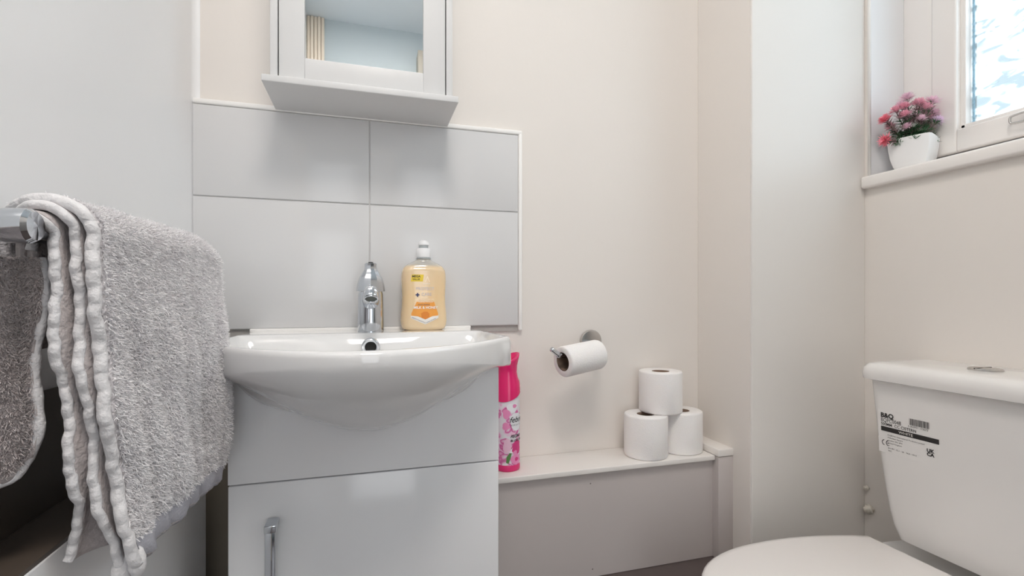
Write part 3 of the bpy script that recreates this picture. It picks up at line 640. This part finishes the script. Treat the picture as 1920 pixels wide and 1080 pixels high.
def arc(y, z, r, a0, a1, wd, n=14):
    f = lpl(y, z); V = []; F = []
    for k in range(n + 1):
        a = a0 + (a1 - a0) * k / n; V += [f(r * math.cos(a), r * math.sin(a)), f((r - wd) * math.cos(a), (r - wd) * math.sin(a))]
    for k in range(n): F.append([2 * k, 2 * k + 1, 2 * k + 3, 2 * k + 2])
    return V, F
g = G()
for yo in (.0075, .0155):
    v, f_ = arc(LY - yo + .001, -.2870, .0058, PI * .55, PI * 1.45, .0014); g.add(v, f_)
f2 = lpl(LY - .0115, -.2870 - .0006); g.add([f2(-.0006, 0), f2(.0035, 0), f2(.0035, .0012), f2(-.0006, .0012)], [[0, 1, 2, 3]])
link_mesh('ce_mark', g.v, g.f, LM, P_)
text('sticker_text', 'UK\nCA', .0088, lpl(LY - .083, -.2825), LM, P_, bold=.0004)
# old sealant lumps in the corner
for i, (x, y, z, r, lb2) in enumerate(((1.139, .872, -.500, .010, 'crumbly cream sealant lump in the corner behind the toilet lid'), (1.140, .879, -.452, .0055, 'small cream sealant blob in the corner above the larger lump'))):
    bm = bmesh.new(); bmesh.ops.create_icosphere(bm, subdivisions=3, radius=r)
    for v in bm.verts:
        p = v.co / r; v.co *= 1 + .22 * math.sin(7 * p.x + 3 * p.z + i) * math.cos(6 * p.y + 2) + .1 * math.sin(19 * p.z + 11 * p.x); v.co += Vector((x, y, z))
    tag(G().bm(bm).out('sealant_blob', sealant_m, smooth=True), lb2, 'sealant')

# ------------------------------------------------------------------ plant on the sill
PX, PY, PZ = 1.196, .812, WZ0 + .0292
pl = empty('potted_plant', (PX, PY, PZ), 'pink artificial flowering plant in a square white pot on the window sill', 'plant')
secs = []; rotp = math.radians(20)
def sq(h, r, e=5):
    pts = []
    for k in range(48):
        a = 2 * PI * k / 48; c, s_ = math.cos(a), math.sin(a); q_ = (abs(c) ** e + abs(s_) ** e) ** (-1 / e) * h
        x, y = q_ * c, q_ * s_; pts.append((PX + x * math.cos(rotp) - y * math.sin(rotp), PY + x * math.sin(rotp) + y * math.cos(rotp)))
    return pts
PH = .072
for t_, h in ((0, .022), (.03, .026), (.15, .0315), (.4, .0365), (.7, .0395), (1, .0405)): secs.append((sq(h, 0, 9), PZ + PH * t_))
for t_, h in ((1, .0385), (.93, .0380), (.86, .0378)): secs.append((sq(h, 0, 9), PZ + PH * t_))
stackp(secs, pot_m, 'pot', pl, 35)
soil_m = mat('dark_filler', (.10, .12, .05), .9, noise=.3, nscale=120)
stackp([(sq(.0375, 0, 9), PZ + PH * .80), (sq(.0372, 0, 9), PZ + PH * .88)], soil_m, 'soil', pl)
leaf_m = mat('green_needles', (.07, .17, .08), .6, noise=.35, nscale=60); leaf2 = mat('grey_brown_needles', (.36, .24, .25), .6, noise=.3, nscale=60); pale_leaf = mat('pale_needles', (.50, .52, .46), .6, noise=.2, nscale=60)
stem_m = mat('dark_stem', (.09, .08, .05), .7, noise=.2, nscale=60)
fl_cols = [mat('coral_pink_petals', (.95, .30, .38), .6, noise=.12, nscale=90), mat('rose_pink_petals', (.95, .52, .62), .6, noise=.12, nscale=90), mat('pale_pink_petals', (.95, .70, .80), .6, noise=.1, nscale=90), mat('lilac_pink_petals', (.90, .72, .92), .6, noise=.1, nscale=90)]
vr = Vector((.9593, -.2823, 0)); vf = Vector((.2823, .9593, 0)); base = Vector((PX, PY, PZ + .06))
rp = random.Random(11)
def needles(g, c, ax_, n, L, wd, spread=1.0, rise=.4):
    ax_ = ax_.normalized(); u = ax_.orthogonal().normalized(); v = ax_.cross(u)
    for k in range(n):
        a = 2 * PI * k / n + rp.random(); d = (u * math.cos(a) + v * math.sin(a)) * spread + ax_ * (rise + .3 * rp.random()); d.normalize()
        l = L * (.75 + .5 * rp.random()); s_ = d.cross(ax_).normalized() * wd
        if s_.length < 1e-6: s_ = u * wd
        p1 = c + d * l * .55 + ax_ * l * .08; p2 = c + d * l; nn = d.cross(s_).normalized() * wd * .6
        g.add([c - s_ * .5, c + s_ * .5, p1 + s_, p1 - s_, p2, p1 + nn], [[0, 1, 2, 3], [3, 2, 4], [0, 3, 5], [1, 5, 2], [3, 4, 5], [2, 5, 4]])
# image-plane layout of the flower heads: (right, up, depth jitter, colour, size) relative to the pot rim centre
heads = [(-.052, .030, 0, 0, .012, 1), (-.058, -.012, -.01, 0, .013, 0), (-.040, .036, .012, 0, .012, 1), (-.022, .048, -.008, 1, .012, 1), (-.030, .024, .014, 1, .011, 1), (-.008, .066, .004, 2, .013, 1), (.002, .052, -.012, 1, .012, 1),
         (.014, .060, .008, 1, .010, 1), (.020, .046, -.006, 2, .014, 1), (.030, .050, .012, 2, .014, 1), (.026, .034, .002, 1, .012, 1), (.034, .026, -.010, 3, .011, 1), (.008, .036, .014, 2, .012, 1), (-.012, .036, .0, 2, .011, 1), (.000, .026, -.016, 2, .010, 1), (-.02, .016, -.012, 2, .009, 1), (.078, .046, .006, 2, .010, 2),
         (-.036, .044, -.004, 1, .011, 1), (-.014, .056, .010, 2, .012, 1), (.010, .044, -.014, 1, .012, 1), (.022, .054, -.014, 2, .013, 1), (.036, .040, .0, 2, .012, 1), (-.004, .044, .012, 2, .012, 1), (-.026, .034, -.014, 1, .011, 1)]
for i, (r_, u_, dj, ci, sz, ty) in enumerate(heads):
    r_ *= 1.22; u_ *= 1.45; sz *= 1.3; dj *= 1.3
    # heads are placed relative to the pot in room axes (right along vr, deeper along vf)
    hp = base + vr * r_ + vf * dj + Vector((0, 0, u_ + .012))
    rt = base + vr * (r_ * .28 if ty != 2 else .030) + vf * dj * .5 + Vector((0, 0, -.004))
    if ty == 0: rt = base + vr * -.030 + vf * -.008 + Vector((0, 0, .004)); hp = rt + vr * (-.042 if u_ < .0 else -.034) + vf * -.006 + Vector((0, 0, .002 if u_ < 0 else .046))
    path = spline([rt, (rt * .5 + hp * .5) + vr * (.004 * (1 if r_ < 0 else -1)), hp], 14)
    g = G(); g.tube(path, .0009, 6); st = g.out('stem', stem_m, pl, smooth=True)
    gl_ = G(); gb = G(); gw = G()
    for k in range(2, 13, 1):
        t_ = k / 13; d = (path[min(k + 1, 13)] - path[k - 1])
        (gl_ if t_ < .50 else gb).__class__
        tgt = gl_ if (t_ < .50 or rp.random() < .2) else gb
        if ty == 2 and t_ > .35: tgt = gw if rp.random() < .7 else gl_
        needles(tgt, path[k], d, 9, .0135, .0010, 1.0, .5)
    if gl_.v: link_mesh('leaf_whorls', gl_.v, gl_.f, leaf_m, st)
    if gb.v: link_mesh('leaf_whorls', gb.v, gb.f, leaf2, st)
    if gw.v: link_mesh('leaf_whorls', gw.v, gw.f, pale_leaf, st)
    g = G(); up2 = (path[-1] - path[-3]).normalized()
    for lay in range(5):
        needles(g, hp + up2 * (lay * .0014 - .002), up2, 26, sz * (1.15 - .12 * lay), .0012, 1.0, .15 + .35 * lay)
    link_mesh('flower', g.v, g.f, fl_cols[ci], pl)
g = G(); g2 = G()
for k in range(110):
    c = base + Vector((rp.uniform(-.034, .034), rp.uniform(-.030, .030), rp.uniform(.0, .040)))
    needles(g if rp.random() < .75 else g2, c, Vector((rp.uniform(-.5, .5), rp.uniform(-.5, .5), 1)), 9, .011, .0010, 1, .4)
link_mesh('foliage', g.v, g.f, leaf_m, pl); link_mesh('foliage', g2.v, g2.f, pale_leaf, pl)

# ------------------------------------------------------------------ towel rail and towel
RZ, RR = .056, .0105
def rx(y): return -.262 + .027 * (y - .47) / .33
RX = -.262
rl = empty('towel_rail', (XL, .62, RZ), 'chrome towel rail on the left wall under the grey towel', 'towel rail')
G().tube([(rx(.468), .468, RZ), (rx(.79), .79, RZ)], RR, 24).out('bar', chrome_m, rl, angle=40)
yM = Matrix.Rotation(PI / 2, 3, 'Y')
G().lathe([(.0, 0), (.020, 0), (.020, .010), (.0125, .013), (.0115, .030), (.0115, .034), (.0125, .036), (.0125, .056), (.0135, .058), (.0135, .073), (.011, .076), (0, .077)], (XL, .466, RZ), 36, M=yM).out('bracket', chrome_m, rl, angle=35)
G().lathe([(.0, 0), (.020, 0), (.020, .010), (.0125, .013), (.0125, .095), (0, .096)], (XL, .792, RZ), 36, M=yM).out('bracket', chrome_m, rl, angle=35)

tm = bpy.data.materials.new('grey_terry'); tm.use_nodes = True; t = tm.node_tree; b = t.nodes['Principled BSDF']; b.inputs['Roughness'].default_value = .95; b.inputs['Specular IOR Level'].default_value = .1; b.inputs['Sheen Weight'].default_value = .25
tc = N(t, 'ShaderNodeTexCoord'); n1 = N(t, 'ShaderNodeTexNoise'); n1.inputs['Scale'].default_value = 260; n1.inputs['Detail'].default_value = 3; t.links.new(tc.outputs['Object'], n1.inputs['Vector'])
cr = N(t, 'ShaderNodeValToRGB'); e = cr.color_ramp.elements; e[0].position = .35; e[0].color = (.42, .40, .41, 1); e[1].position = .68; e[1].color = (.76, .73, .75, 1); t.links.new(n1.outputs['Fac'], cr.inputs[0]); t.links.new(cr.outputs[0], b.inputs['Base Color'])
bp = N(t, 'ShaderNodeBump'); bp.inputs['Strength'].default_value = 1.0; bp.inputs['Distance'].default_value = .003; t.links.new(n1.outputs['Fac'], bp.inputs['Height']); t.links.new(bp.outputs[0], b.inputs['Normal'])
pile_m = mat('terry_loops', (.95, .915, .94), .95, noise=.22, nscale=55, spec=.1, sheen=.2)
shade_terry_m = mat('shaded_terry', (.50, .455, .45), .95, noise=.25, nscale=220, bump=.9, bscale=260, spec=.1, sheen=.15)  # darker terry: shade on the fold and inner layers put into the colour
shade_pile_m = mat('shaded_terry_loops', (.56, .51, .505), .95, noise=.25, nscale=60, spec=.1)  # loops of the inner fold, darkened for its shade
hem_m = mat('pale_hem', (.74, .73, .74), .9, noise=.07, nscale=160, bump=.8, bscale=230, spec=.1)
band_m = mat('woven_border', (.50, .50, .55), .85, noise=.08, nscale=200, bump=.5, bscale=300, spec=.1)

YFAR = .768; YNK = (.4915, .4975, .4975)
def lay_pt(k, s, v, off=0.0):
    """k layer 0..2; s: 0 at the front bottom, rising over the rail to the back bottom; v: 0 near end .. 1 far end"""
    R = .0155 + .0118 * k + off; zb = (-.230, -.250, -.243)[k]; Lf = RZ - zb; Lb = (.10, .09, .085)[k]; La = PI * R
    d = s * (Lf + La + Lb); y = YNK[k] + (YFAR - YNK[k]) * v; x0 = rx(y)
    if d < Lf: x = x0 + R; z = zb + d; down = (RZ - z) / Lf
    elif d < Lf + La:
        a = (d - Lf) / R; x = x0 + R * math.cos(a); z = RZ + R * math.sin(a) * (.96 - .11 * k); down = 0
        y += .028 * max(0, a / PI - .35) * (1 - v) - .016 * math.sin(a) * (1 - v) * (1 - k / 2)
    else: x = x0 - R; z = RZ - (d - Lf - La); down = 0; y += .0182 * (1 - v)
    if d < Lf:
        y += .028 * down ** 2.2 * (1 - v) ** 1.5 + .004 * math.sin(z * 55 + k * 2) * (1 - v) ** 2 * min(1, down * 3)
        y -= .022 * max(0, down - .55) * v * 2
        fl = min(1, down * 2.2); fl = fl * fl * (3 - 2 * fl)
        x += (.008 + .003 * k) * fl * v ** 1.2 + .018 * down ** 1.5 * (1 - v)
        x += .0042 * fl * math.sin(v * 15 + k + z * 5) * (.35 + v * .4) + .0022 * fl * math.sin(v * 37 + z * 14) + .0016 * math.sin(z * 47 + v * 9) * fl
        if k == 0: x -= .034 * max(0, down - .80) ** 1.2 * 5 * .9 * max(0, 1 - v * 6)
        x -= .010 * max(0, down - .82) * 5 * v
    else:
        x += .0
    z -= .010 * max(0, v - .86) ** 1 * 6 * (1 if d > Lf * .75 else .4)          # the far end droops a little
    z += .0012 * math.sin(v * 22 + k)
    return Vector((x, y, z))
tw = None; LAY = []
for k in range(3):
    ns, nv = 90, 60; V = []; F = []; TH = .0060
    for side in (0, 1):
        for i in range(ns + 1):
            for j in range(nv + 1): V.append(tuple(lay_pt(k, i / ns, j / nv, 0 if side == 0 else -TH)))
    w_ = nv + 1; h_ = (ns + 1) * w_
    for i in range(ns):
        for j in range(nv):
            a = i * w_ + j; F.append([a, a + 1, a + w_ + 1, a + w_]); F.append([h_ + a, h_ + a + w_, h_ + a + w_ + 1, h_ + a + 1])
    for i in range(ns):
        a = i * w_; F.append([a, a + w_, h_ + a + w_, h_ + a]); a = i * w_ + nv; F.append([a, h_ + a, h_ + a + w_, a + w_])
    for j in range(nv):
        F.append([j, h_ + j, h_ + j + 1, j + 1]); a = ns * w_ + j; F.append([a, a + 1, h_ + a + 1, h_ + a])
    LAY.append((V, F))
tw = empty('towel', (RX, .62, -.24), 'thick grey terry towel folded over the chrome rail on the left wall', 'towel')
for kk, (V, F) in enumerate(LAY):
    g = G(); g.add(V, F); g.out('folded_layer', tm if kk == 2 else shade_terry_m, tw, smooth=True)
for k in range(3):
    pts = []; rr = []; M_ = 420; ph = random.Random(30 + k)
    for i in range(M_):
        s_ = i / (M_ - 1) * .80; p = lay_pt(k, s_, 0.0, -.0038); L_ = i / M_ * .40
        pts.append(p + Vector((.0005 * math.sin(L_ * 230 + k), -.0005 + .0010 * math.sin(L_ * 140 + 2 * k) + .0006 * math.sin(L_ * 420 + k), 0)))
        cr_ = abs(math.sin(L_ * 330 + 1.2 * math.sin(L_ * 60 + k))) ** .45
        rr.append((.0040 if k < 2 else .0050) * (.95 + .05 * cr_ + .04 * math.sin(L_ * 90 + k)))
    G().tube(pts, rr, 14).out('hem', hem_m, tw, smooth=True)
# rolled bottom corners of the two outer layers
for k, r_ in ((1, .0085), (2, .0070)):
    p = lay_pt(k, 0, 0, -.004); G().lathe([(0, -.012), (r_ * .6, -.010), (r_, -.003), (r_ * .95, .006), (r_ * .6, .014), (0, .018)], tuple(p + Vector((0, .002, -.002))), 16).out('corner_roll', hem_m, tw, smooth=True)
# woven border along the bottom of the outer layer
V = []; F = []; nv = 70
for j in range(nv + 1):
    v = .02 + .98 * j / nv
    for s_, off in ((-.002, -.009), (-.008, -.004), (.006, .0012), (.030, .0016), (.046, .0014)):
        p = lay_pt(2, max(0, s_), v, off); p.z += min(0, s_) * .45; p.x += .0009 * math.sin(v * 60 + s_ * 90); V.append(tuple(p))
for j in range(nv):
    for q_ in range(4): F.append([j * 5 + q_, j * 5 + q_ + 1, (j + 1) * 5 + q_ + 1, (j + 1) * 5 + q_])
g = G(); g.add(V, F); g.out('woven_border', band_m, tw, smooth=True)
# inner fold hanging towards the wall, nearest the camera
fp = spline([(-.2635, .5045, 0), (-.275, .500, 0), (-.289, .490, 0), (-.300, .472, 0), (-.308, .445, 0), (-.312, .40, 0), (-.313, .34, 0)], 50)
def fold_pt(i, t_, off=0):
    p = fp[min(49, max(0, i))]; q_ = (fp[min(i + 1, 49)] - fp[max(i - 1, 0)]).normalized(); nrm = Vector((q_.y, -q_.x, 0)); nrm = nrm if nrm.y < 0 else -nrm
    zt, zb = .034, -.150 + .018 * math.exp(-((i) / 7) ** 2)
    z = zt + (zb - zt) * t_; wv = .0028 * math.sin(t_ * 9 + i * .12) * (1 - i / 60) - .006 * (t_ ** 2) * math.exp(-(i / 9) ** 2)
    return p + nrm * (off + .002 * math.sin(i * .5 + t_ * 3)) + Vector((wv + .018 * t_ ** 2 * 0, 0, z))
V = []; F = []; n2 = 40
for side, off in ((0, .004), (1, -.004)):
    for i in range(50):
        for j in range(n2 + 1): V.append(tuple(fold_pt(i, j / n2, off)))
w_ = n2 + 1; h_ = 50 * w_
for i in range(49):
    for j in range(n2):
        a = i * w_ + j; F.append([a, a + 1, a + w_ + 1, a + w_]); F.append([h_ + a, h_ + a + w_, h_ + a + w_ + 1, h_ + a + 1])
for j in range(n2): F.append([j, h_ + j, h_ + j + 1, j + 1])
for i in range(49):
    a = i * w_ + n2; F.append([a, h_ + a, h_ + a + w_, a + w_]); a = i * w_; F.append([a, a + w_, h_ + a + w_, h_ + a])
g = G(); g.add(V, F); g.out('inner_fold', shade_terry_m, tw, smooth=True)
pts = [fold_pt(0, j / 30) for j in range(28)] + [fold_pt(i, 1.0) + Vector((0, 0, .000)) for i in range(2, 50, 2)]
G().tube(pts, [.0043 * (1 + .12 * math.sin(i * 1.3)) for i in range(len(pts))], 10).out('hem', hem_m, tw, smooth=True)

# terry loops: short bent tufts standing off the pile
def tufts(name, P0, Nn, T, L, Wd, m, parent):
    n = len(P0); r = RNG
    rnd = r.normal(size=(n, 3)); d = Nn * (.55 + .5 * r.random((n, 1))) + rnd * .55; d /= np.linalg.norm(d, axis=1, keepdims=True)
    side = np.cross(d, r.normal(size=(n, 3))); side /= np.linalg.norm(side, axis=1, keepdims=True)
    l = L * (.6 + .8 * r.random((n, 1))); bend = r.normal(size=(n, 3)) * .35 + np.array([0, 0, -.35])
    p1 = P0 + d * l * .6; p2 = p1 + (d + bend) * l * .5
    w_ = Wd * (.7 + .6 * r.random((n, 1)))
    V = np.stack([P0 - side * w_, P0 + side * w_, p1 + side * w_, p1 - side * w_, p2 + side * w_ * .5, p2 - side * w_ * .5], 1).reshape(-1, 3)
    b_ = (np.arange(n) * 6)[:, None]; F = np.concatenate([b_ + np.array([[0, 1, 2, 3]]), b_ + np.array([[3, 2, 4, 5]])], 0)
    org = Vector(V.mean(0)); me = bpy.data.meshes.new(name)
    V = V - np.array(org)
    me.vertices.add(len(V)); me.vertices.foreach_set('co', V.ravel()); me.loops.add(F.size); me.loops.foreach_set('vertex_index', F.ravel().astype(np.int32)); me.polygons.add(len(F))
    me.polygons.foreach_set('loop_start', np.arange(0, F.size, 4, dtype=np.int32)); me.update(calc_edges=True); me.materials.append(m)
    o = bpy.data.objects.new(name, me); COL.objects.link(o); o.parent = parent; o.location = org - ORG[parent.name]; ORG[o.name] = org; o['kind'] = 'stuff'; return o
ns, nv = 300, 260; s_hi = .90
grid = np.array([[tuple(lay_pt(2, .045 + (s_hi - .045) * i / ns, .02 + .98 * j / nv, 0)) for j in range(nv + 1)] for i in range(ns + 1)])
du = np.gradient(grid, axis=0); dv = np.gradient(grid, axis=1); nrm = np.cross(dv, du); nrm /= np.linalg.norm(nrm, axis=2, keepdims=True)
if nrm[20, 100, 0] < 0: nrm = -nrm
def sample(grid, nrm, n):
    a = RNG.random(n) * (grid.shape[0] - 1.001); b = RNG.random(n) * (grid.shape[1] - 1.001); i = a.astype(int); j = b.astype(int); fa = (a - i)[:, None]; fb = (b - j)[:, None]
    P = grid[i, j] * (1 - fa) * (1 - fb) + grid[i + 1, j] * fa * (1 - fb) + grid[i, j + 1] * (1 - fa) * fb + grid[i + 1, j + 1] * fa * fb
    return P, nrm[i, j]
P0, Nn = sample(grid, nrm, 130000); tufts('pile', P0, Nn, None, .0038, .00030, pile_m, tw)
# far edge fringe of pile
e1 = np.array([[tuple(lay_pt(2, .03 + .6 * i / 300, 1.0, -o_)) for o_ in (0, .0085)] for i in range(301)]); en = np.tile(np.array([.3, 1.0, 0.0]), (301, 2, 1)); en /= np.linalg.norm(en, axis=2, keepdims=True)
P0, Nn = sample(e1, en, 9000); tufts('pile', P0, Nn, None, .0032, .00032, pile_m, tw)
fg = np.array([[tuple(fold_pt(i, .0 + .97 * j / 60, .004)) for j in range(61)] for i in range(1, 50)]); du = np.gradient(fg, axis=0); dv = np.gradient(fg, axis=1); fn = np.cross(dv, du); fn /= np.linalg.norm(fn, axis=2, keepdims=True)
if fn[10, 20, 1] > 0: fn = -fn
P0, Nn = sample(fg, fn, 36000); tufts('pile', P0, Nn, None, .0028, .00030, shade_pile_m, tw)
# ------------------------------------------------------------------ stand everything on the floor (z = 0)
for o in list(S.objects):
    if o.parent is None: o.location.z += EYE
